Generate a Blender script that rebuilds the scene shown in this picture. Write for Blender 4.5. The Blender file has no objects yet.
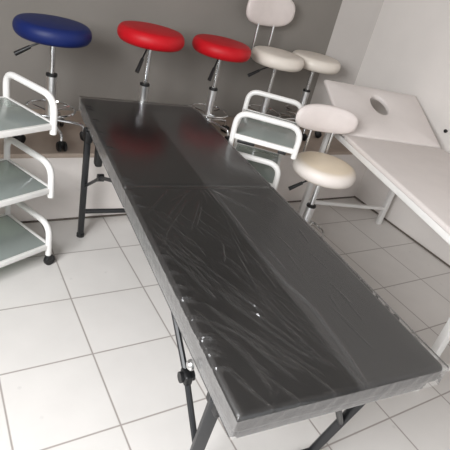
import bpy, bmesh, math, random
import numpy as np
from mathutils import Vector, Matrix

random.seed(4)
T = 0.33                       # one floor tile in metres; lengths below are in tiles
SC = bpy.context.scene
COL = SC.collection

# ------------------------------------------------------------------ camera
cam_d = bpy.data.cameras.new('camera')
cam = bpy.data.objects.new('camera', cam_d)
COL.objects.link(cam)
cam_d.sensor_width = 36.0
cam_d.lens = 36.0 * 473.7 / 450.0
cam_d.clip_start = 0.05
PITCH, ROLL, YAW = 0.518, 0.2533, -0.6402
cam.matrix_world = (Matrix.Translation((-0.4243 * T, -6.7732 * T, 4.3225 * T))
                    @ Matrix.Rotation(YAW, 4, 'Z')
                    @ Matrix.Rotation(math.pi / 2 - PITCH, 4, 'X')
                    @ Matrix.Rotation(ROLL, 4, 'Z'))
SC.camera = cam

# ------------------------------------------------------------------ light and exposure
world = bpy.data.worlds.new('daylight')
SC.world = world
world.use_nodes = True
wb = world.node_tree.nodes['Background']
wb.inputs[0].default_value = (0.93, 0.96, 1.0, 1)
wb.inputs[1].default_value = 0.7


def area(name, loc, target, sx, sy, power, color=(1, 1, 1)):
    d = bpy.data.lights.new(name, 'AREA')
    d.shape = 'RECTANGLE'
    d.size, d.size_y = sx * T, sy * T
    d.energy = power
    d.color = color
    o = bpy.data.objects.new(name, d)
    COL.objects.link(o)
    o.location = Vector(loc) * T
    o.rotation_euler = (Vector(target) - Vector(loc)).to_track_quat('-Z', 'Y').to_euler()
    return o


# daylight through the window of the left wall and the shop front behind the camera
area('window_daylight', (-4.05, -6.3, 5.3), (1.2, -5.0, 0.5), 4.0, 3.4, 74, (0.97, 0.985, 1.0))
area('shopfront_daylight', (1.0, -13.2, 4.2), (1.5, 0.0, 2.6), 8.5, 6.2, 4, (0.97, 0.985, 1.0))

SC.view_settings.view_transform = 'Standard'
SC.view_settings.look = 'None'
SC.view_settings.gamma = 1.0
SC.view_settings.use_curve_mapping = False
SC.view_settings.exposure = 0.72


# ------------------------------------------------------------------ materials
def lin(r, g, b):
    def f(c):
        c /= 255.0
        return c / 12.92 if c <= 0.04045 else ((c + 0.055) / 1.055) ** 2.4
    return (f(r), f(g), f(b), 1.0)


def mat(name, col, rough=0.5, metal=0.0, noise=0.0, nscale=20.0, bump=0.0, bscale=200.0, coat=0.0, spec=0.5):
    m = bpy.data.materials.new(name)
    m.use_nodes = True
    nt = m.node_tree
    b = nt.nodes['Principled BSDF']
    b.inputs['Base Color'].default_value = col
    b.inputs['Roughness'].default_value = rough
    b.inputs['Metallic'].default_value = metal
    b.inputs['Coat Weight'].default_value = coat
    b.inputs['Specular IOR Level'].default_value = spec
    tc = nt.nodes.new('ShaderNodeTexCoord')
    if noise > 0:
        n = nt.nodes.new('ShaderNodeTexNoise')
        n.inputs['Scale'].default_value = nscale
        n.inputs['Detail'].default_value = 5
        r = nt.nodes.new('ShaderNodeMapRange')
        r.inputs[1].default_value = 0.3
        r.inputs[2].default_value = 0.7
        r.inputs[3].default_value = 1 - noise
        r.inputs[4].default_value = 1 + noise * 0.4
        x = nt.nodes.new('ShaderNodeMix')
        x.data_type = 'RGBA'
        x.blend_type = 'MULTIPLY'
        x.inputs[0].default_value = 1
        x.inputs[6].default_value = col
        nt.links.new(tc.outputs['Object'], n.inputs['Vector'])
        nt.links.new(n.outputs['Fac'], r.inputs[0])
        nt.links.new(r.outputs[0], x.inputs[7])
        nt.links.new(x.outputs[2], b.inputs['Base Color'])
    if bump > 0:
        n2 = nt.nodes.new('ShaderNodeTexNoise')
        n2.inputs['Scale'].default_value = bscale
        bp = nt.nodes.new('ShaderNodeBump')
        bp.inputs['Strength'].default_value = bump
        bp.inputs['Distance'].default_value = 0.002
        nt.links.new(tc.outputs['Object'], n2.inputs['Vector'])
        nt.links.new(n2.outputs['Fac'], bp.inputs['Height'])
        nt.links.new(bp.outputs[0], b.inputs['Normal'])
    return m


def tile_mat():
    m = bpy.data.materials.new('floor_tiles')
    m.use_nodes = True
    nt = m.node_tree
    b = nt.nodes['Principled BSDF']
    tc = nt.nodes.new('ShaderNodeTexCoord')
    sc = nt.nodes.new('ShaderNodeVectorMath')
    sc.operation = 'SCALE'
    sc.inputs['Scale'].default_value = 1 / T
    nt.links.new(tc.outputs['Object'], sc.inputs[0])
    sep = nt.nodes.new('ShaderNodeSeparateXYZ')
    nt.links.new(sc.outputs[0], sep.inputs[0])

    def math_(op, a, bb=None):
        n = nt.nodes.new('ShaderNodeMath')
        n.operation = op
        for k, s in enumerate((a, bb)):
            if s is None:
                continue
            if isinstance(s, (int, float)):
                n.inputs[k].default_value = s
            else:
                nt.links.new(s, n.inputs[k])
        return n.outputs[0]

    def edge(s):
        f = math_('FRACT', math_('ADD', s, 0.5))
        return math_('ABSOLUTE', math_('SUBTRACT', f, 0.5))
    d = math_('MINIMUM', edge(sep.outputs[0]), edge(sep.outputs[1]))
    r = nt.nodes.new('ShaderNodeMapRange')
    r.inputs[1].default_value = 0.005
    r.inputs[2].default_value = 0.013
    nt.links.new(d, r.inputs[0])
    fl = nt.nodes.new('ShaderNodeVectorMath')
    fl.operation = 'FLOOR'
    nt.links.new(sc.outputs[0], fl.inputs[0])
    wn = nt.nodes.new('ShaderNodeTexWhiteNoise')
    nt.links.new(fl.outputs[0], wn.inputs['Vector'])
    no = nt.nodes.new('ShaderNodeTexNoise')
    no.inputs['Scale'].default_value = 7
    no.inputs['Detail'].default_value = 6
    nt.links.new(tc.outputs['Object'], no.inputs['Vector'])
    # small dark scuffs and specks
    sp = nt.nodes.new('ShaderNodeTexVoronoi')
    sp.inputs['Scale'].default_value = 9
    nt.links.new(tc.outputs['Object'], sp.inputs['Vector'])
    spr = nt.nodes.new('ShaderNodeMapRange')
    spr.inputs[1].default_value = 0.03
    spr.inputs[2].default_value = 0.09
    spr.inputs[3].default_value = 0.9
    spr.inputs[4].default_value = 1.0
    nt.links.new(sp.outputs['Distance'], spr.inputs[0])
    v = math_('MULTIPLY', math_('ADD', math_('MULTIPLY', wn.outputs['Value'], 0.04),
                                math_('ADD', math_('MULTIPLY', no.outputs['Fac'], 0.12), 0.90)), spr.outputs[0])
    tilec = nt.nodes.new('ShaderNodeMix')
    tilec.data_type = 'RGBA'
    tilec.blend_type = 'MULTIPLY'
    tilec.inputs[0].default_value = 1
    tilec.inputs[6].default_value = lin(216, 212, 208)
    nt.links.new(v, tilec.inputs[7])
    mx = nt.nodes.new('ShaderNodeMix')
    mx.data_type = 'RGBA'
    mx.inputs[6].default_value = lin(158, 150, 145)
    nt.links.new(r.outputs[0], mx.inputs[0])
    nt.links.new(tilec.outputs[2], mx.inputs[7])
    nt.links.new(mx.outputs[2], b.inputs['Base Color'])
    b.inputs['Roughness'].default_value = 0.32
    bp = nt.nodes.new('ShaderNodeBump')
    bp.inputs['Strength'].default_value = 0.3
    bp.inputs['Distance'].default_value = 0.001
    nt.links.new(r.outputs[0], bp.inputs['Height'])
    nt.links.new(bp.outputs[0], b.inputs['Normal'])
    return m


def film_mat(name, milk, rough, milk2=None):
    """clear stretch film: mostly see-through, a little milky, glossy"""
    m = bpy.data.materials.new(name)
    m.use_nodes = True
    nt = m.node_tree
    for n in list(nt.nodes):
        if n.type != 'OUTPUT_MATERIAL':
            nt.nodes.remove(n)
    out = [n for n in nt.nodes if n.type == 'OUTPUT_MATERIAL'][0]
    tc = nt.nodes.new('ShaderNodeTexCoord')
    mp = nt.nodes.new('ShaderNodeMapping')
    mp.inputs['Scale'].default_value = (12, 3, 10)
    mp.inputs['Rotation'].default_value = (0, 0, 0.18)
    no = nt.nodes.new('ShaderNodeTexNoise')
    no.inputs['Scale'].default_value = 1.6
    no.inputs['Detail'].default_value = 4
    no.inputs['Distortion'].default_value = 0.6
    nt.links.new(tc.outputs['Object'], mp.inputs[0])
    nt.links.new(mp.outputs[0], no.inputs['Vector'])
    bp = nt.nodes.new('ShaderNodeBump')
    bp.inputs['Strength'].default_value = 0.4
    bp.inputs['Distance'].default_value = 0.003
    nt.links.new(no.outputs['Fac'], bp.inputs['Height'])
    gl = nt.nodes.new('ShaderNodeBsdfGlossy')
    gl.inputs['Color'].default_value = (1, 1, 1, 1)
    gl.inputs['Roughness'].default_value = rough
    nt.links.new(bp.outputs[0], gl.inputs['Normal'])
    di = nt.nodes.new('ShaderNodeBsdfDiffuse')
    di.inputs['Color'].default_value = lin(215, 212, 210)
    tr = nt.nodes.new('ShaderNodeBsdfTransparent')
    m1 = nt.nodes.new('ShaderNodeMixShader')
    m1.inputs[0].default_value = milk
    if milk2:                  # the film lies double to the right of its lengthwise seam
        sp = nt.nodes.new('ShaderNodeSeparateXYZ')
        nt.links.new(tc.outputs['Object'], sp.inputs[0])
        mr = nt.nodes.new('ShaderNodeMapRange')
        mr.inputs[1].default_value = 0.0
        mr.inputs[2].default_value = 0.05 * T
        mr.inputs[3].default_value = milk
        mr.inputs[4].default_value = milk2
        nt.links.new(sp.outputs[0], mr.inputs[0])
        nt.links.new(mr.outputs[0], m1.inputs[0])
    nt.links.new(tr.outputs[0], m1.inputs[1])
    nt.links.new(di.outputs[0], m1.inputs[2])
    fr = nt.nodes.new('ShaderNodeFresnel')
    fr.inputs['IOR'].default_value = 1.45
    nt.links.new(bp.outputs[0], fr.inputs['Normal'])
    m2 = nt.nodes.new('ShaderNodeMixShader')
    nt.links.new(fr.outputs[0], m2.inputs[0])
    nt.links.new(m1.outputs[0], m2.inputs[1])
    nt.links.new(gl.outputs[0], m2.inputs[2])
    nt.links.new(m2.outputs[0], out.inputs['Surface'])
    return m


def glass_mat():
    m = bpy.data.materials.new('frosted_glass')
    m.use_nodes = True
    nt = m.node_tree
    for n in list(nt.nodes):
        if n.type != 'OUTPUT_MATERIAL':
            nt.nodes.remove(n)
    out = [n for n in nt.nodes if n.type == 'OUTPUT_MATERIAL'][0]
    gl = nt.nodes.new('ShaderNodeBsdfGlossy')
    gl.inputs['Roughness'].default_value = 0.12
    di = nt.nodes.new('ShaderNodeBsdfDiffuse')
    di.inputs['Color'].default_value = lin(208, 217, 212)
    tr = nt.nodes.new('ShaderNodeBsdfTransparent')
    tr.inputs['Color'].default_value = lin(226, 240, 232)
    m1 = nt.nodes.new('ShaderNodeMixShader')
    m1.inputs[0].default_value = 0.42
    nt.links.new(tr.outputs[0], m1.inputs[1])
    nt.links.new(di.outputs[0], m1.inputs[2])
    fr = nt.nodes.new('ShaderNodeFresnel')
    fr.inputs['IOR'].default_value = 1.4
    m2 = nt.nodes.new('ShaderNodeMixShader')
    nt.links.new(fr.outputs[0], m2.inputs[0])
    nt.links.new(m1.outputs[0], m2.inputs[1])
    nt.links.new(gl.outputs[0], m2.inputs[2])
    nt.links.new(m2.outputs[0], out.inputs['Surface'])
    return m


M = dict(
    tiles=tile_mat(),
    riser=mat('riser_plaster', lin(238, 231, 226), 0.6, noise=0.06, nscale=6),
    ledge=mat('ledge_top', lin(188, 171, 157), 0.55, noise=0.14, nscale=9),
    grey=mat('grey_wall_paint', lin(134, 129, 123), 0.85, noise=0.05, nscale=3, bump=0.05),
    white_wall=mat('white_wall_paint', lin(228, 222, 217), 0.85, noise=0.04, nscale=4, bump=0.05),
    pier=mat('pier_shaded_white', lin(192, 186, 181), 0.85, noise=0.04, nscale=4, bump=0.05),  # wall white darkened in the colour to stand in for shade on the pier
    ceiling=mat('ceiling_paint', lin(196, 193, 190), 0.9, noise=0.02),
    skirting=mat('grout_line', lin(105, 96, 88), 0.8, noise=0.15),
    vinyl=mat('black_vinyl', lin(36, 34, 33), 0.42, noise=0.06, nscale=30),
    black=mat('black_powder_coat', lin(33, 34, 36), 0.4, noise=0.05, nscale=40),
    plastic=mat('black_plastic', lin(22, 22, 23), 0.45, noise=0.05, nscale=40),
    chrome=mat('chrome', (0.78, 0.79, 0.8, 1), 0.16, 1.0, noise=0.02),
    column=mat('satin_chrome', (0.86, 0.87, 0.88, 1), 0.3, 1.0, noise=0.02),
    steel=mat('zinc_steel', (0.7, 0.7, 0.7, 1), 0.3, 1.0, noise=0.04),
    blue=mat('blue_vinyl', lin(14, 32, 90), 0.5, noise=0.05, nscale=30, bump=0.12, bscale=400, spec=0.35),
    red=mat('red_vinyl', lin(190, 12, 26), 0.5, noise=0.05, nscale=30, bump=0.12, bscale=400, spec=0.35),
    cream=mat('white_vinyl', lin(228, 219, 208), 0.45, noise=0.04, nscale=25, bump=0.1, bscale=400),
    cream2=mat('cream_vinyl', lin(232, 216, 192), 0.45, noise=0.06, nscale=10, bump=0.1, bscale=400),
    backpad=mat('white_back_vinyl', lin(222, 212, 208), 0.5, noise=0.03, nscale=25, bump=0.1, bscale=400),
    white_metal=mat('white_enamel', lin(228, 226, 223), 0.3, noise=0.02, nscale=30),
    white_vinyl=mat('table_white_vinyl', lin(222, 214, 210), 0.5, noise=0.03, nscale=10, bump=0.1, bscale=300),
    film=film_mat('clear_film', 0.018, 0.19, 0.055),
    film_edge=film_mat('gathered_film', 0.17, 0.2),
    glass=glass_mat(),
    aluminium=mat('aluminium', (0.75, 0.76, 0.77, 1), 0.35, 1.0, noise=0.03),
)


def worn_seat(m):
    nt = m.node_tree
    b = nt.nodes['Principled BSDF']
    src = b.inputs['Base Color'].links[0].from_socket
    tc = nt.nodes.new('ShaderNodeTexCoord')
    sp = nt.nodes.new('ShaderNodeSeparateXYZ')
    nt.links.new(tc.outputs['Object'], sp.inputs[0])
    cb = nt.nodes.new('ShaderNodeCombineXYZ')
    nt.links.new(sp.outputs[0], cb.inputs[0])
    nt.links.new(sp.outputs[1], cb.inputs[1])
    ln = nt.nodes.new('ShaderNodeVectorMath')
    ln.operation = 'LENGTH'
    nt.links.new(cb.outputs[0], ln.inputs[0])
    mr = nt.nodes.new('ShaderNodeMapRange')
    mr.inputs[1].default_value = 0.40 * T
    mr.inputs[2].default_value = 0.52 * T
    mr.inputs[3].default_value = 1.0
    mr.inputs[4].default_value = 0.0
    nt.links.new(ln.outputs['Value'], mr.inputs[0])
    mx = nt.nodes.new('ShaderNodeMix')
    mx.data_type = 'RGBA'
    mx.inputs[6].default_value = lin(228, 219, 212)
    nt.links.new(mr.outputs[0], mx.inputs[0])
    nt.links.new(src, mx.inputs[7])
    nt.links.new(mx.outputs[2], b.inputs['Base Color'])


worn_seat(M['cream2'])


# ------------------------------------------------------------------ geometry helpers (tile units in, metres out)
class MB:
    def __init__(self):
        self.v, self.f, self.sm = [], [], []

    def add(self, vs, fs, smooth=True):
        n = len(self.v)
        self.v += [tuple(p) for p in vs]
        self.f += [tuple(n + i for i in f) for f in fs]
        self.sm += [smooth] * len(fs)
        return self

    def box(self, c, s, rot=None):
        c = Vector(c)
        vs = []
        for x in (-1, 1):
            for y in (-1, 1):
                for z in (-1, 1):
                    p = Vector((x * s[0] / 2, y * s[1] / 2, z * s[2] / 2))
                    if rot:
                        p = rot @ p
                    vs.append(c + p)
        fs = [(0, 1, 3, 2), (4, 6, 7, 5), (0, 4, 5, 1), (2, 3, 7, 6), (0, 2, 6, 4), (1, 5, 7, 3)]
        return self.add(vs, fs, False)

    def rbox(self, c, s, r=0.03, seg=3, rot=None):
        bm = bmesh.new()
        bmesh.ops.create_cube(bm, size=1)
        for v in bm.verts:
            v.co = Vector((v.co.x * s[0], v.co.y * s[1], v.co.z * s[2]))
        bmesh.ops.bevel(bm, geom=list(bm.edges), offset=min(r, min(s) * 0.49), segments=seg, profile=0.5, affect='EDGES')
        bm.verts.index_update()
        c = Vector(c)
        vs = [c + ((rot @ v.co) if rot else v.co) for v in bm.verts]
        fs = [[v.index for v in f.verts] for f in bm.faces]
        bm.free()
        return self.add(vs, fs, True)

    def bar(self, a, b, w, h, r=0.012, up=(0, 0, 1)):
        """square tube from a to b"""
        a, b = Vector(a), Vector(b)
        d = (b - a)
        L = d.length
        z = d.normalized()
        x = Vector(up).cross(z)
        if x.length < 1e-4:
            x = Vector((1, 0, 0))
        x.normalize()
        y = z.cross(x)
        rot = Matrix((x, y, z)).transposed()
        return self.rbox((a + b) / 2, (w, h, L), r, 2, rot)

    def tube(self, pts, r, n=12, fillet=0.0, closed=False, r1=None):
        pts = [Vector(p) for p in pts]
        if fillet > 0:
            q = []
            N = len(pts)
            for i, p in enumerate(pts):
                if (i == 0 or i == N - 1) and not closed:
                    q.append(p)
                    continue
                a, b = pts[i - 1], pts[(i + 1) % N]
                da, db = (a - p), (b - p)
                fr = min(fillet, da.length * 0.48, db.length * 0.48)
                s, e = p + da.normalized() * fr, p + db.normalized() * fr
                for k in range(9):
                    t = k / 8
                    q.append(s * (1 - t) ** 2 + p * 2 * t * (1 - t) + e * t * t)
            pts = q
        N = len(pts)
        tang = []
        for i in range(N):
            if closed:
                t = pts[(i + 1) % N] - pts[i - 1]
            else:
                t = pts[min(i + 1, N - 1)] - pts[max(i - 1, 0)]
            tang.append(t.normalized())
        x = tang[0].orthogonal().normalized()
        vs, fs = [], []
        for i in range(N):
            t = tang[i]
            x = (x - t * x.dot(t)).normalized()
            y = t.cross(x)
            rr = r if r1 is None else r + (r1 - r) * i / (N - 1)
            for k in range(n):
                an = 2 * math.pi * k / n
                vs.append(pts[i] + (x * math.cos(an) + y * math.sin(an)) * rr)
        for i in range(N if closed else N - 1):
            j = (i + 1) % N
            for k in range(n):
                l = (k + 1) % n
                fs.append((i * n + k, i * n + l, j * n + l, j * n + k))
        if not closed:
            fs.append(tuple(range(n))[::-1])
            fs.append(tuple((N - 1) * n + k for k in range(n)))
        return self.add(vs, fs, True)

    def lathe(self, prof, n=48, c=(0, 0, 0), axis=None):
        """prof: list of (radius, height)"""
        c = Vector(c)
        rot = Vector((0, 0, 1)).rotation_difference(Vector(axis)).to_matrix() if axis else None
        vs, fs = [], []
        for (r, z) in prof:
            for k in range(n):
                a = 2 * math.pi * k / n
                p = Vector((max(r, 1e-4) * math.cos(a), max(r, 1e-4) * math.sin(a), z))
                vs.append(c + (rot @ p if rot else p))
        for i in range(len(prof) - 1):
            for k in range(n):
                l = (k + 1) % n
                fs.append((i * n + k, i * n + l, (i + 1) * n + l, (i + 1) * n + k))
        fs.append(tuple(range(n))[::-1])
        fs.append(tuple((len(prof) - 1) * n + k for k in range(n)))
        return self.add(vs, fs, True)

    def build(self, name, material, parent=None, angle=40):
        me = bpy.data.meshes.new(name)
        me.from_pydata([(p[0] * T, p[1] * T, p[2] * T) for p in self.v], [], self.f)
        me.polygons.foreach_set('use_smooth', self.sm)
        me.materials.append(material)
        bm = bmesh.new()
        bm.from_mesh(me)
        bmesh.ops.recalc_face_normals(bm, faces=bm.faces)
        for e in bm.edges:
            if len(e.link_faces) == 2 and e.calc_face_angle(0) > math.radians(angle):
                e.smooth = False
        bm.to_mesh(me)
        bm.free()
        o = bpy.data.objects.new(name, me)
        COL.objects.link(o)
        if parent:
            o.parent = parent
        return o


def thing(name, label, cat, loc, rz=0.0, group=None):
    o = bpy.data.objects.new(name, None)
    o.empty_display_size = 0.05
    COL.objects.link(o)
    o.location = Vector(loc) * T
    o.rotation_euler = (0, 0, rz)
    o['label'] = label
    o['category'] = cat
    if group:
        o['group'] = group
    return o


def struct(name, mb, m):
    o = mb.build(name, m)
    o['kind'] = 'structure'
    return o


def dup(root, loc, rz, label):
    r = root.copy()
    COL.objects.link(r)
    r.location = Vector(loc) * T
    r.rotation_euler = (0, 0, rz)
    r['label'] = label
    for ch in root.children:
        c = ch.copy()
        COL.objects.link(c)
        c.parent = r
        for g in ch.children:
            d = g.copy()
            COL.objects.link(d)
            d.parent = c
    return r


# ------------------------------------------------------------------ the room
XL, XR, YF, YE, YB, H = -4.0, 8.05, -13.0, -0.08, 1.74, 8.4
PZ = 1.18                                            # height of the ledge along the back wall
CX, CY = 7.47, 1.14                                  # splayed corner pier
struct('floor', MB().box(((XL + XR) / 2, (YF + YE) / 2, -0.15), (XR - XL, YE - YF, 0.3)), M['tiles'])
lp = MB().box(((XL + XR) / 2, (YE + YB) / 2 + 0.001, (PZ - 0.08) / 2 - 0.15), (XR - XL, YB - YE - 0.002, PZ - 0.08 + 0.3))
struct('trim_1', lp, M['riser'])
struct('trim_2', MB().rbox(((XL + XR) / 2, (YE + YB) / 2, PZ - 0.04), (XR - XL, YB - YE + 0.02, 0.08), 0.02, 2), M['ledge'])
struct('baseboard_back', MB().box(((XL + XR) / 2, YE - 0.012, 0.012), (XR - XL, 0.024, 0.024)), M['skirting'])
struct('wall_back', MB().box(((XL + XR) / 2, YB + 0.15, H / 2), (XR - XL, 0.3, H)), M['grey'])
struct('wall_right', MB().box((XR + 0.15, (YF + YB) / 2, H / 2), (0.3, YB - YF, H)), M['white_wall'])
# splayed pier where the back wall meets the right wall
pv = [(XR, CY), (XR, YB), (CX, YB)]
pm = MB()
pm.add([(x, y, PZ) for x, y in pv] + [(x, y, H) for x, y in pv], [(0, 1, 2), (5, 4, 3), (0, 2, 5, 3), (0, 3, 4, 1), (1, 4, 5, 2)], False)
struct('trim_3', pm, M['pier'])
struct('baseboard_right', MB().box((XR - 0.012, (YF + YE) / 2, 0.015), (0.024, YE - YF, 0.03)), M['skirting'])
struct('ceiling', MB().box(((XL + XR) / 2, (YF + YB) / 2, H + 0.15), (XR - XL + 0.6, YB - YF + 0.6, 0.3)), M['ceiling'])
# left wall with a wide window opening, front wall with the shop-front opening
wy0, wy1, wz0, wz1 = -8.4, -4.2, 3.4, 7.2
lw = MB()
lw.box((XL - 0.15, (YF + wy0) / 2, H / 2), (0.3, wy0 - YF, H))
lw.box((XL - 0.15, (wy1 + YB) / 2, H / 2), (0.3, YB - wy1, H))
lw.box((XL - 0.15, (wy0 + wy1) / 2, wz0 / 2), (0.3, wy1 - wy0, wz0))
lw.box((XL - 0.15, (wy0 + wy1) / 2, (wz1 + H) / 2), (0.3, wy1 - wy0, H - wz1))
struct('wall_left', lw, M['grey'])
fx0, fx1, fz1 = -3.4, 5.6, 7.4
fw = MB()
fw.box(((XL + fx0) / 2, YF - 0.15, H / 2), (fx0 - XL, 0.3, H))
fw.box(((XR + fx1) / 2, YF - 0.15, H / 2), (XR - fx1, 0.3, H))
fw.box(((fx0 + fx1) / 2, YF - 0.15, (fz1 + H) / 2), (fx1 - fx0, 0.3, H - fz1))
struct('wall_front', fw, M['grey'])
wf = MB()
for y in (wy0 + 0.06, (wy0 + wy1) / 2, wy1 - 0.06):
    wf.bar((XL - 0.15, y, wz0), (XL - 0.15, y, wz1), 0.12, 0.12)
for z in (wz0 + 0.06, wz1 - 0.06):
    wf.bar((XL - 0.15, wy0, z), (XL - 0.15, wy1, z), 0.12, 0.12)
struct('window_1', wf, M['aluminium'])


# ------------------------------------------------------------------ black massage table in clear film
A = -0.0963
bed = thing('massage_table', 'black folding massage table wrapped in clear plastic film', 'massage table',
            (2.4435, 0.0456, 0), A)
W, L, ZT, TH, FOLD = 1.855, 5.64, 2.0, 0.19, 2.766
zb = ZT - TH
for k, (s0, s1) in enumerate(((0.012, FOLD - 0.008), (FOLD + 0.008, L - 0.012))):
    q = MB().rbox((0, -(s0 + s1) / 2, ZT - 0.012 - TH / 2 + 0.006), (W - 0.042, s1 - s0, TH - 0.012), 0.045, 4)
    q.build('cushion', M['vinyl'], bed)
# wooden/steel deck frame below each half
for k, (s0, s1) in enumerate(((0.06, FOLD - 0.02), (FOLD + 0.02, L - 0.06))):
    q = MB()
    z = zb - 0.05
    for b in (-W / 2 + 0.09, W / 2 - 0.09):
        q.bar((b, -s0, z), (b, -s1, z), 0.09, 0.09)
    for s in (s0 + 0.03, s1 - 0.03):
        q.bar((-W / 2 + 0.09, -s, z), (W / 2 - 0.09, -s, z), 0.09, 0.09)
    q.build('deck_frame', M['black'], bed)

# clear film shell with wrinkles
WR = [[(-0.2, 2.84), (-0.73, 3.53)], [(-0.2, 2.93), (-0.74, 3.68), (-0.85, 3.95)], [(-0.19, 3.12), (-0.52, 3.7)],
      [(-0.44, 2.86), (-0.89, 3.43)], [(-0.21, 3.22), (-0.42, 3.61)], [(0.01, 2.84), (-0.01, 3.29), (-0.12, 3.82), (-0.16, 4.22)],
      [(0.07, 2.93), (0.06, 3.79)], [(0.0, 3.0), (-0.1, 3.97)], [(-0.25, 3.86), (-0.36, 4.16)],
      [(-0.57, 4.49), (-0.53, 4.67), (-0.39, 4.96), (-0.26, 5.22), (-0.14, 5.38)],
      [(-0.21, 4.51), (-0.26, 4.75), (-0.2, 5.02), (-0.11, 5.33)], [(-0.75, 4.63), (-0.6, 4.89), (-0.41, 5.18), (-0.29, 5.45)],
      [(-0.8, 4.79), (-0.6, 5.01), (-0.5, 5.25), (-0.4, 5.47)], [(-0.77, 4.91), (-0.66, 5.16), (-0.61, 5.52)],
      [(0.0, 4.5), (0.03, 5.13)], [(0.0, 2.84), (0.02, 3.85), (0.07, 4.51), (0.14, 4.81), (0.13, 5.24), (0.09, 5.64)],
      [(-0.03, 5.08), (0.0, 5.27), (0.04, 5.48), (0.06, 5.63)], [(-0.17, 5.29), (-0.08, 5.42)],
      [(-0.75, 4.12), (-0.69, 4.42), (-0.63, 4.62)], [(-0.19, 4.07), (-0.24, 4.56), (-0.16, 4.98)], [(-0.07, 4.0), (-0.06, 4.58)],
      [(0.16, 4.03), (0.17, 4.34)]]
rw = random.Random(11)
for k in range(60):            # fine creases running with the drawn ones
    b0, s0 = rw.uniform(-0.88, -0.05), rw.uniform(3.2, 5.3)
    ln = rw.uniform(0.2, 0.6)
    WR.append([(b0, s0), (b0 + ln * rw.uniform(0.1, 0.3), s0 + ln * 0.5), (b0 + ln * rw.uniform(0.3, 0.55), s0 + ln)])
for k in range(12):
    b0, s0 = rw.uniform(0.2, 0.8), rw.uniform(2.9, 5.2)
    WR.append([(b0, s0), (b0 + rw.uniform(-0.05, 0.05), s0 + rw.uniform(0.2, 0.4))])


def film():
    nb, ns = 320, 560
    bw, e, o_ = W / 2 - 0.010, 0.03, 0.004
    B = np.linspace(-bw, bw, nb)
    S = np.linspace(-o_, L + o_, ns)
    BB, SS = np.meshgrid(B, S, indexing='ij')
    Z = np.full_like(BB, ZT + 0.008)
    rs = np.random.RandomState(3)
    for li, pl in enumerate(WR):
        amp = 0.010 if li < 22 else (0.006 if li < 82 else 0.003)
        wd = 0.0085 if li < 22 else 0.0065
        if li == 15:
            amp, wd = 0.020, 0.013
        best = np.full_like(BB, 9.0)
        tpos = np.zeros_like(BB)
        segs = list(zip(pl[:-1], pl[1:]))
        for si, (p, q) in enumerate(segs):
            p, q = np.array(p), np.array(q)
            d = q - p
            t = np.clip(((BB - p[0]) * d[0] + (SS - p[1]) * d[1]) / (d @ d), 0, 1)
            dist = np.hypot(BB - p[0] - t * d[0], SS - p[1] - t * d[1])
            m = dist < best
            best = np.where(m, dist, best)
            tpos = np.where(m, (si + t) / len(segs), tpos)
        fade = np.clip(np.minimum(tpos, 1 - tpos) * 5 + 0.15, 0, 1)
        Z = np.maximum(Z, ZT + 0.008 + 0) + amp * fade * np.exp(-(best / wd) ** 2)
    # small pleats pulled over the long left edge
    for k in range(26):
        s0 = rs.uniform(0.3, L - 0.1) if k < 12 else rs.uniform(4.2, L - 0.1)
        g = np.exp(-((SS - s0 - (BB + bw) * 0.35) / 0.010) ** 2) * np.exp(-((BB + bw - 0.05) / 0.06) ** 2)
        Z += 0.02 * g
    for k in range(14):            # gathers running out of the middle of the fold
        an = rs.uniform(-1.25, 1.25)
        r0, r1 = rs.uniform(0.05, 0.2), rs.uniform(0.4, 0.95)
        cx_, cy_ = math.sin(an), math.cos(an)
        al = (BB + 0.05) * cx_ + (SS - FOLD) * cy_
        pe = (BB + 0.05) * cy_ - (SS - FOLD) * cx_ - 0.06 * np.sin(al * 3)
        Z += 0.006 * np.exp(-(pe / 0.009) ** 2) * np.clip((al - r0) * 8, 0, 1) * np.clip((r1 - al) * 4, 0, 1)
    # tension dimple at the fold
    Z -= 0.012 * np.exp(-((SS - FOLD) / 0.02) ** 2)
    # round the rim down
    de = np.minimum(np.minimum(BB + bw, bw - BB), np.minimum(SS + o_, L + o_ - SS))
    rim = np.clip(1 - de / e, 0, 1)
    Z -= e * (1 - np.sqrt(np.clip(1 - rim ** 2, 0, 1)))
    vs = [(BB[i, j], -SS[i, j], Z[i, j]) for i in range(nb) for j in range(ns)]
    idx = lambda i, j: i * ns + j
    fs = [(idx(i, j), idx(i + 1, j), idx(i + 1, j + 1), idx(i, j + 1)) for i in range(nb - 1) for j in range(ns - 1)]
    # skirt down the four sides, slightly rippled
    loop = [idx(i, 0) for i in range(nb)] + [idx(nb - 1, j) for j in range(1, ns)] \
        + [idx(i, ns - 1) for i in range(nb - 2, -1, -1)] + [idx(0, j) for j in range(ns - 2, 0, -1)]
    prev = loop
    rows = 5
    ph = rs.uniform(0, 6, len(loop))
    for r in range(1, rows + 1):
        cur = []
        for n_, li in enumerate(loop):
            x, y, z = vs[li]
            nx = -1 if x < -bw + 1e-6 else (1 if x > bw - 1e-6 else 0)
            ny = 1 if y > o_ - 1e-6 else (-1 if y < -L - o_ + 1e-6 else 0)
            k = 0.004 * (math.sin(n_ * 0.35 + r * 0.9) * math.sin(n_ * 0.08 + 1.7 * r) + 0.6 * math.sin(n_ * 0.19 - r * 1.3)) - 0.003
            if r == rows:
                k = -0.004
            k = min(max(k, -0.004), 0.003)
            z0 = ZT + 0.008 - e
            vs.append((x + nx * k, y + ny * k, z0 - (z0 - zb + 0.01) * r / rows))
            cur.append(len(vs) - 1)
        for n_ in range(len(loop)):
            m_ = (n_ + 1) % len(loop)
            fs.append((prev[n_], prev[m_], cur[m_], cur[n_]))
        prev = cur
    top_n = (nb - 1) * (ns - 1)
    return MB().add(vs, fs[:top_n], True), MB().add(vs, fs[top_n:], True)


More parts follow.
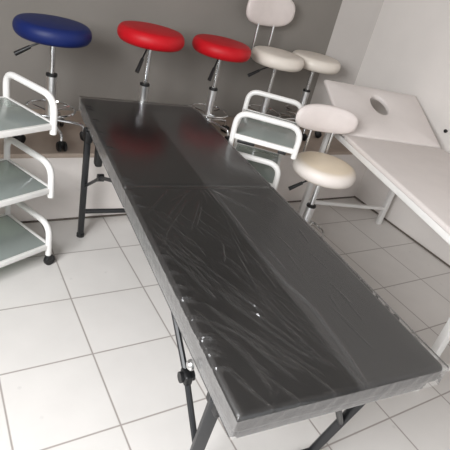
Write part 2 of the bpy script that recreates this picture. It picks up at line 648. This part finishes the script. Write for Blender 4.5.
film_top, film_edge = film()
film_top.build('plastic_wrap', M['film'], bed, angle=80)['label'] = 'clear wrinkled plastic film'
film_edge.build('wrap_edge', M['film_edge'], bed, angle=80)['label'] = 'milky gathered plastic film'

# legs: far pair upright, near pair raked
lt = zb - 0.02
fb, fs_ = 0.89, 0.71
for sg in (-1, 1):
    q = MB().bar((sg * fb, -fs_, lt), (sg * fb, -fs_ - 0.02, 0.03), 0.085, 0.085)
    leg = q.build('leg', M['black'], bed)
    MB().lathe([(0.035, 0), (0.06, 0.005), (0.06, 0.05), (0.05, 0.06)], 16, (sg * fb, -fs_ - 0.02, 0)).build('rubber_foot', M['plastic'], leg)
    q = MB().bar((sg * 0.865, -5.32, lt), (sg * 0.715, -5.02, 0.03), 0.095, 0.085)
    leg = q.build('leg', M['black'], bed)
    MB().lathe([(0.035, 0), (0.06, 0.005), (0.06, 0.05), (0.05, 0.06)], 16, (sg * 0.715, -5.02, 0)).build('rubber_foot', M['plastic'], leg)
MB().bar((-fb, -fs_ - 0.015, 0.45), (fb, -fs_ - 0.015, 0.45), 0.06, 0.06).build('crossbar', M['black'], bed)
MB().bar((-0.72, -5.04, 0.14), (0.72, -5.04, 0.14), 0.06, 0.06).build('crossbar', M['black'], bed)
for sg in (1,):
    st = MB().tube([(sg * 0.785, -5.14, 0.70), (sg * 0.40, -5.33, 1.22), (sg * 0.06, -5.45, zb - 0.06)], 0.03, 8).build('stay', M['black'], bed)
    MB().rbox((sg * 0.775, -5.15, 0.70), (0.06, 0.05, 0.08), 0.015, 2).build('stay_bracket', M['steel'], st)
for sg in (-1, 1):
    # far folding brace: two links with a knuckle
    q = MB()
    q.tube([(sg * 0.87, -fs_, 0.88), (sg * 0.85, -1.5, 1.43)], 0.024, 8)
    q.tube([(sg * 0.85, -1.5, 1.43), (sg * 0.85, -2.2, zb - 0.06)], 0.024, 8)
    br = q.build('brace', M['black'], bed)
    MB().lathe([(0.0, -0.04), (0.05, -0.04), (0.05, 0.04), (0.0, 0.04)], 14, (sg * 0.85, -1.5, 1.43), (1, 0, 0)).build('knuckle', M['plastic'], br)
    q = MB()
    q.tube([(sg * 0.83, -4.22, zb - 0.06), (sg * 0.82, -4.79, 1.38)], 0.026, 8)
    q.tube([(sg * 0.82, -4.79, 1.38), (sg * 0.80, -5.20, 0.96)], 0.026, 8)
    br = q.build('brace', M['black'], bed)
    q = MB().rbox((sg * 0.82, -4.79, 1.38), (0.07, 0.13, 0.1), 0.02)
    q.lathe([(0.0, -0.06), (0.045, -0.06), (0.045, 0.06), (0.0, 0.06)], 14, (sg * 0.82, -4.79, 1.38), (1, 0, 0))
    q.build('knuckle', M['plastic'], br)
    # corner pivot plate, bolt head
    pl = MB().rbox((sg * 0.89, -0.70, 1.68), (0.11, 0.2, 0.18), 0.03).build('leg_bracket', M['plastic'], bed)
    pl = MB().rbox((sg * 0.87, -5.31, zb - 0.06), (0.05, 0.18, 0.16), 0.02).build('leg_bracket', M['plastic'], bed)
MB().lathe([(0, 0), (0.04, 0), (0.04, 0.02), (0.025, 0.035), (0, 0.035)], 14, (-W / 2 - 0.01, -5.02, zb - 0.02), (-1, 0, 0)).build('bolt', M['steel'], bed)
lt_ = MB()
lt_.rbox((-0.78, -0.98, 1.5), (0.1, 0.14, 0.3), 0.03)
lt_.build('leg_latch', M['plastic'], bed)


# ------------------------------------------------------------------ white massage table with raised head section
A2 = -0.283
wt = thing('massage_table', 'white massage table with raised face-hole headrest against the white wall', 'massage table',
           (5.632, -1.291, 0), A2)
W2, ZT2, TH2, L2 = 2.05, 2.07, 0.085, 4.3
MB().rbox((W2 / 2, -L2 / 2 - 0.01, ZT2 - TH2 / 2), (W2, L2 - 0.02, TH2), 0.03, 4).build('cushion', M['white_vinyl'], wt)
q = MB()
zf = ZT2 - TH2 - 0.045
for b in (0.06, W2 - 0.06):
    q.bar((b, 0.9, zf), (b, -L2 + 0.05, zf), 0.08, 0.1)
for s in (-0.88, 0.15, 2.2, L2 - 0.1):
    q.bar((0.05, -s, zf), (W2 - 0.05, -s, zf), 0.07, 0.07)
q.build('deck_frame', M['white_metal'], wt)
# head section with a face hole, tilted about the hinge
TL, TW, TT = 1.42, W2, 0.10
hx, hy, ha, hb_ = 1.03, 0.93, 0.18, 0.25


def head_panel():
    n = 96
    outer, inner = [], []
    for k in range(n):
        a = 2 * math.pi * (k + 0.5) / n
        dx, dy = math.cos(a), math.sin(a)
        t = 1e9
        if dx > 1e-6: t = min(t, (TW - hx) / dx)
        if dx < -1e-6: t = min(t, -hx / dx)
        if dy > 1e-6: t = min(t, (TL - hy) / dy)
        if dy < -1e-6: t = min(t, (-hy + 0.02) / dy)
        outer.append((hx + dx * t, hy + dy * t))
        inner.append((hx + ha * dx, hy + hb_ * dy))
    for cx_, cy_ in ((0, 0.02), (TW, 0.02), (0, TL), (TW, TL)):
        k = min(range(n), key=lambda i: (outer[i][0] - cx_) ** 2 + (outer[i][1] - cy_) ** 2)
        outer[k] = (cx_, cy_)
    r = 0.03
    def inset(p, d):
        return (min(max(p[0], d), TW - d), min(max(p[1], 0.02 + d), TL - d))
    def grow(p, d):
        return (hx + (p[0] - hx) * (1 + d / ha), hy + (p[1] - hy) * (1 + d / hb_))
    rings = []
    rings.append([(*grow(p, 0.02), -TT) for p in inner])
    rings.append([(*p, -TT) for p in [inset(o, r) for o in outer]])
    rings.append([(*p, -TT + r) for p in outer])
    rings.append([(*p, -r) for p in outer])
    rings.append([(*inset(p, r * 0.3), -r * 0.3) for p in outer])
    rings.append([(*inset(p, r), 0) for p in outer])
    rings.append([(*grow(p, 0.025), 0) for p in inner])
    rings.append([(*grow(p, 0.008), -0.008) for p in inner])
    rings.append([(*p, -0.03) for p in inner])
    rings.append([(*p, -TT + 0.02) for p in inner])
    vs, fs = [], []
    th = 0.417
    for rg in rings:
        for (x, y, z) in rg:
            # y runs up the slope, z is the panel normal
            vs.append((x, y * math.cos(th) - z * math.sin(th), ZT2 + y * math.sin(th) + z * math.cos(th)))
    R = len(rings)
    for i in range(R):
        j = (i + 1) % R
        for k in range(n):
            l = (k + 1) % n
            fs.append((i * n + k, i * n + l, j * n + l, j * n + k))
    return MB().add(vs, fs, True)


head = head_panel().build('headrest', M['white_vinyl'], wt, angle=50)
head['label'] = 'raised white headrest with an oval face hole'
th = 0.417
def hp(x, y, z): return (x, y * math.cos(th) - z * math.sin(th), ZT2 + y * math.sin(th) + z * math.cos(th))
MB().rbox((0.06, -0.03, ZT2 - TH2 - 0.02), (0.07, 0.3, 0.09), 0.02).build('hinge', M['aluminium'], wt)
MB().rbox((W2 - 0.06, -0.03, ZT2 - TH2 - 0.02), (0.07, 0.3, 0.09), 0.02).build('hinge', M['aluminium'], wt)
for b in (0.14, W2 - 0.14):
    MB().tube([hp(b, 0.95, -TT), (b, 0.35, zf)], 0.03, 8).build('headrest_strut', M['white_metal'], wt)
for b in (0.08, W2 - 0.08):
    q = MB().bar((b, 0.65, zf), (b, 0.67, 0.03), 0.1, 0.1).build('leg', M['white_metal'], wt)
    MB().rbox((b, 0.67, 0.02), (0.105, 0.105, 0.04), 0.01).build('foot_cap', M['white_metal'], q)
    q = MB().bar((b, -3.60, zf), (b, -3.61, 0.03), 0.1, 0.1).build('leg', M['white_metal'], wt)
    MB().rbox((b, -3.61, 0.02), (0.105, 0.105, 0.04), 0.01).build('foot_cap', M['white_metal'], q)
MB().bar((0.08, 0.66, 0.38), (W2 - 0.08, 0.66, 0.38), 0.07, 0.07).build('crossbar', M['white_metal'], wt)
MB().bar((0.08, -3.607, 0.38), (W2 - 0.08, -3.607, 0.38), 0.07, 0.07).build('crossbar', M['white_metal'], wt)


# ------------------------------------------------------------------ rolling stools
def stool(label, seat_m, loc, h, rz, lever_a, lever_drop=0.0, back=None, base_r=0.5, seat_r=0.53, collar_z=0.9, reach=1.0):
    """h: height of the middle of the seat above the ground it stands on"""
    t = thing('rolling_stool', label, 'stool', loc, 0.0, 'round rolling stools')
    # seat cushion: rounded puck with a stitched rim
    hh = 0.125
    pr_ = [(0.0, h - hh + 0.01), (seat_r - 0.07, h - hh + 0.01)]
    for k in range(13):
        a = -math.pi / 2 + math.pi * k / 12
        pr_.append((seat_r - 0.10 + 0.10 * math.cos(a), h + (hh - 0.005) * math.sin(a)))
    pr_ += [(seat_r - 0.18, h + hh + 0.008), (seat_r - 0.30, h + hh + 0.016), (0.0, h + hh + 0.02)]
    MB().lathe(pr_, 64).build('seat', seat_m, t, angle=60)
    MB().lathe([(0.0, h - hh - 0.055), (0.12, h - hh - 0.055), (0.17, h - hh - 0.03), (0.3, h - hh - 0.005), (0.3, h - hh + 0.02), (0.0, h - hh + 0.02)], 32).build('seat_plate', M['plastic'], t)
    # height lever
    ca, sa = math.cos(lever_a) * reach, math.sin(lever_a) * reach
    zl = h - hh - 0.04
    q = MB().tube([(0.1 * ca, 0.1 * sa, zl), (0.25 * ca, 0.25 * sa, zl - 0.02 - lever_drop * 0.3), (0.36 * ca, 0.36 * sa, zl - 0.03 - lever_drop * 0.6)], 0.014, 8)
    lv = q.build('lever', M['plastic'], t)
    MB().tube([(0.30 * ca, 0.30 * sa, zl - 0.025 - lever_drop * 0.45), (0.50 * ca, 0.50 * sa, zl - 0.05 - lever_drop)], 0.026, 10, r1=0.034).build('lever_grip', M['plastic'], lv)
    # gas lift
    MB().lathe([(0.042, 0.4), (0.042, h - hh - 0.05)], 20).build('piston', M['chrome'], t)
    MB().lathe([(0.074, 0.18), (0.074, collar_z)], 24).build('column', M['column'], t)
    MB().lathe([(0.0, collar_z - 0.01), (0.08, collar_z - 0.01), (0.084, collar_z), (0.08, collar_z + 0.025), (0.05, collar_z + 0.035), (0.0, collar_z + 0.035)], 24).build('collar', M['plastic'], t)
    # foot ring
    fr = 0.36
    q = MB().tube([(fr * math.cos(2 * math.pi * k / 48), fr * math.sin(2 * math.pi * k / 48), 0.47) for k in range(48)], 0.02, 8, closed=True)
    for k in range(3):
        a = 2 * math.pi * k / 3 + 0.4
        q.tube([(0.05 * math.cos(a), 0.05 * math.sin(a), 0.42), (fr * math.cos(a), fr * math.sin(a), 0.47)], 0.014, 6)
    q.build('foot_ring', M['chrome'], t)
    MB().lathe([(0.0, 0.17), (0.09, 0.17), (0.1, 0.2), (0.1, 0.34), (0.085, 0.37), (0.0, 0.37)], 24).build('hub', M['chrome'], t)
    for k in range(5):
        a = rz + 2 * math.pi * k / 5
        c, s = math.cos(a), math.sin(a)
        q = MB().tube([(0.07 * c, 0.07 * s, 0.29), (base_r * 0.7 * c, base_r * 0.7 * s, 0.27), (base_r * c, base_r * s, 0.24), (base_r * c, base_r * s, 0.14)], 0.027, 10, fillet=0.06)
        lg = q.build('leg', M['chrome'], t)
        w = MB()
        ax = (-s, c, 0)
        for off in (-0.042, 0.042):
            o = (base_r * c + 0.03 * c + ax[0] * off, base_r * s + 0.03 * s + ax[1] * off, 0.075)
            w.lathe([(0.0, -0.026), (0.06, -0.026), (0.075, -0.014), (0.075, 0.014), (0.06, 0.026), (0.0, 0.026)], 20, o, ax)
        rot = Matrix.Rotation(a, 3, 'Z')
        w.rbox((base_r * c + 0.012 * c, base_r * s + 0.012 * s, 0.115), (0.1, 0.07, 0.08), 0.025, 2, rot)
        w.build('caster', M['plastic'], lg)
    if back is not None:
        ba, bd, bz, bh, bw = back        # direction, distance, centre height, height, width of the pad
        n = Vector((math.cos(ba), math.sin(ba), 0))
        sd = Vector((-n.y, n.x, 0))
        # pad: rounded slab, slightly curved
        q = MB()
        bm = bmesh.new()
        nx, nz = 24, 12
        prof = []
        vs, fs = [], []
        tk = 0.075
        ring = []
        m_ = 40
        def sup(a):
            ca_, sa_ = math.cos(a), math.sin(a)
            p = 2.7
            rr = (abs(ca_) ** p + abs(sa_) ** p) ** (-1 / p)
            return ca_ * rr, sa_ * rr
        layers = [(0.0, -1.0), (0.55, -0.98), (0.86, -0.82), (0.97, -0.45), (1.0, 0.0), (0.97, 0.45), (0.86, 0.82), (0.55, 0.98), (0.0, 1.0)]
        bm.free()
        for (k_, d_) in layers:
            for i in range(m_):
                x, z = sup(2 * math.pi * i / m_)
                sx_, sz_ = max(k_, 0.01), max(k_, 0.01)
                wx = (bw / 2 - tk * (1 - min(1, k_ + 0.0)) * 0) * x * sx_
                wz = (bh / 2) * z * sz_
                dd = tk * d_ - 0.10 * (wx / (bw / 2)) ** 2
                P = n * (bd + 0.05 + dd) + sd * wx
                vs.append((P.x, P.y, bz + wz))
        for j in range(len(layers) - 1):
            for i in range(m_):
                l = (i + 1) % m_
                fs.append((j * m_ + i, j * m_ + l, (j + 1) * m_ + l, (j + 1) * m_ + i))
        fs.append(tuple(range(m_)))
        fs.append(tuple((len(layers) - 1) * m_ + i for i in range(m_)))
        q.add(vs, fs, True)
        q.build('backrest', M['backpad'], t, angle=80)
        for off in (-0.2, 0.2):
            p0 = n * 0.12 + sd * off
            p1 = n * (bd + 0.01) + sd * off
            MB().tube([(p0.x, p0.y, h - hh - 0.02), (p1.x, p1.y, h - hh - 0.03), (p1.x, p1.y, bz)], 0.024, 10, fillet=0.12).build('backrest_rod', M['chrome'], t)
    return t


def ab(x, y):            # direction on the floor that the camera sees as left (x<0) / away (y>0)
    r, f = Vector((math.cos(-0.64), math.sin(-0.64))), Vector((math.sin(0.64), math.cos(0.64)))
    d = r * x + f * y
    return math.atan2(d.y, d.x)


stool('blue round stool on the ledge beside the glass trolley', M['blue'], (1.22, 0.52, PZ), 1.615, -1.45, ab(-1, -0.35), 0.2, collar_z=0.98)
stool('red round stool on the ledge, next to the blue one', M['red'], (2.72, 0.58, PZ), 1.695, 0.9, ab(-0.2, -1), 0.3, reach=0.7, collar_z=0.92)
stool('red round stool on the ledge, next to the white backrest stool', M['red'], (4.13, 0.74, PZ), 1.62, 0.2, ab(-0.2, -1), 0.3, reach=0.7, collar_z=0.88)
stool('white stool with backrest on the ledge against the grey wall', M['cream'], (5.48, 0.86, PZ), 1.53, 0.6, ab(-1, -0.35), 0.2,
      back=(math.radians(96), 0.55, 2.30, 0.62, 1.22), collar_z=0.78)
stool('white round backless stool on the ledge in the corner', M['cream'], (6.56, 0.98, PZ), 1.53, -1.885, ab(0.8, 1), collar_z=0.92)
stool('cream stool with backrest on the floor, in front of the white headrest', M['cream2'], (5.04, -1.68, 0), 1.61, 0.5, ab(-1, -0.35), 0.2,
      back=(math.radians(72), 0.5, 2.28, 0.46, 1.12), collar_z=0.92)


# ------------------------------------------------------------------ glass trolleys
def trolley(label, loc, rz, LX=1.85, WY=0.95, tiers=(0.32, 1.2, 2.07), rise=0.35, inset=0.0, clips=False):
    t = thing('glass_trolley', label, 'trolley', loc, rz, 'white glass trolleys')
    r = 0.042
    for x in (0.0, LX):
        MB().tube([(x, WY, 0.2), (x, WY, 2.2)], r * 0.9, 12).build('post', M['white_metal'], t)
    for z in tiers:
        y0 = inset if z < tiers[-1] else 0.0
        q = MB()
        q.bar((0, y0, z), (LX, y0, z), 0.045, 0.075, 0.01)
        q.bar((0, WY, z), (LX, WY, z), 0.045, 0.075, 0.01)
        q.bar((0, y0, z), (0, WY, z), 0.045, 0.075, 0.01)
        q.bar((LX, y0, z), (LX, WY, z), 0.045, 0.075, 0.01)
        fr = q.build('shelf_frame', M['white_metal'], t)
        MB().rbox((LX / 2, (y0 + WY) / 2, z + 0.025), (LX - 0.05, WY - y0 - 0.05, 0.018), 0.006, 2).build('glass_shelf', M['glass'], fr)
        for x in (0.0, LX):
            lo = -0.1 if z > 0.5 else -0.14
            q = MB().tube([(x, WY, z - 0.02), (x, WY, z + rise), (x, y0, z + rise), (x, y0, z + lo)], r, 14, fillet=0.2)
            q.build('handle', M['white_metal'], t)
    for x in (0.0, LX):
        for y in (inset, WY):
            q = MB()
            q.lathe([(0, -0.03), (0.075, -0.03), (0.08, -0.02), (0.08, 0.02), (0.075, 0.03), (0, 0.03)], 20, (x + 0.02, y, 0.08), (0, 1, 0))
            q.rbox((x + 0.01, y, 0.13), (0.09, 0.085, 0.1), 0.02)
            q.build('caster', M['plastic'], t)
    if clips:
        for y in (0.18, 0.72):
            MB().rbox((0.03, y, tiers[-1] - 0.07), (0.06, 0.12 if y < 0.5 else 0.26, 0.05), 0.012, 2).build('shelf_clip', M['plastic'], t)
    return t


LX = 1.85
e1 = Vector((0.91, 0.41)).normalized()
trolley('white three-tier glass trolley on the floor below the blue stool', (0.87 - e1.x * LX, -1.22 - e1.y * LX, 0), math.atan2(e1.y, e1.x))
trolley('white glass trolley behind the black table, beside the cream stool', (4.045, -1.965, 0), math.radians(51), LX=1.35, WY=0.93, tiers=(0.5, 1.45, 2.06), inset=0.14, clips=True)

# nail in the right wall
nl = MB().lathe([(0.0, 0), (0.018, 0), (0.018, 0.04), (0.035, 0.045), (0.035, 0.06), (0.0, 0.065)], 12, (XR, -1.53, 2.27), (-1, 0, 0)).build('wall_nail', M['plastic'])
nl['label'] = 'small dark nail in the white wall beside the headrest'
nl['category'] = 'nail'
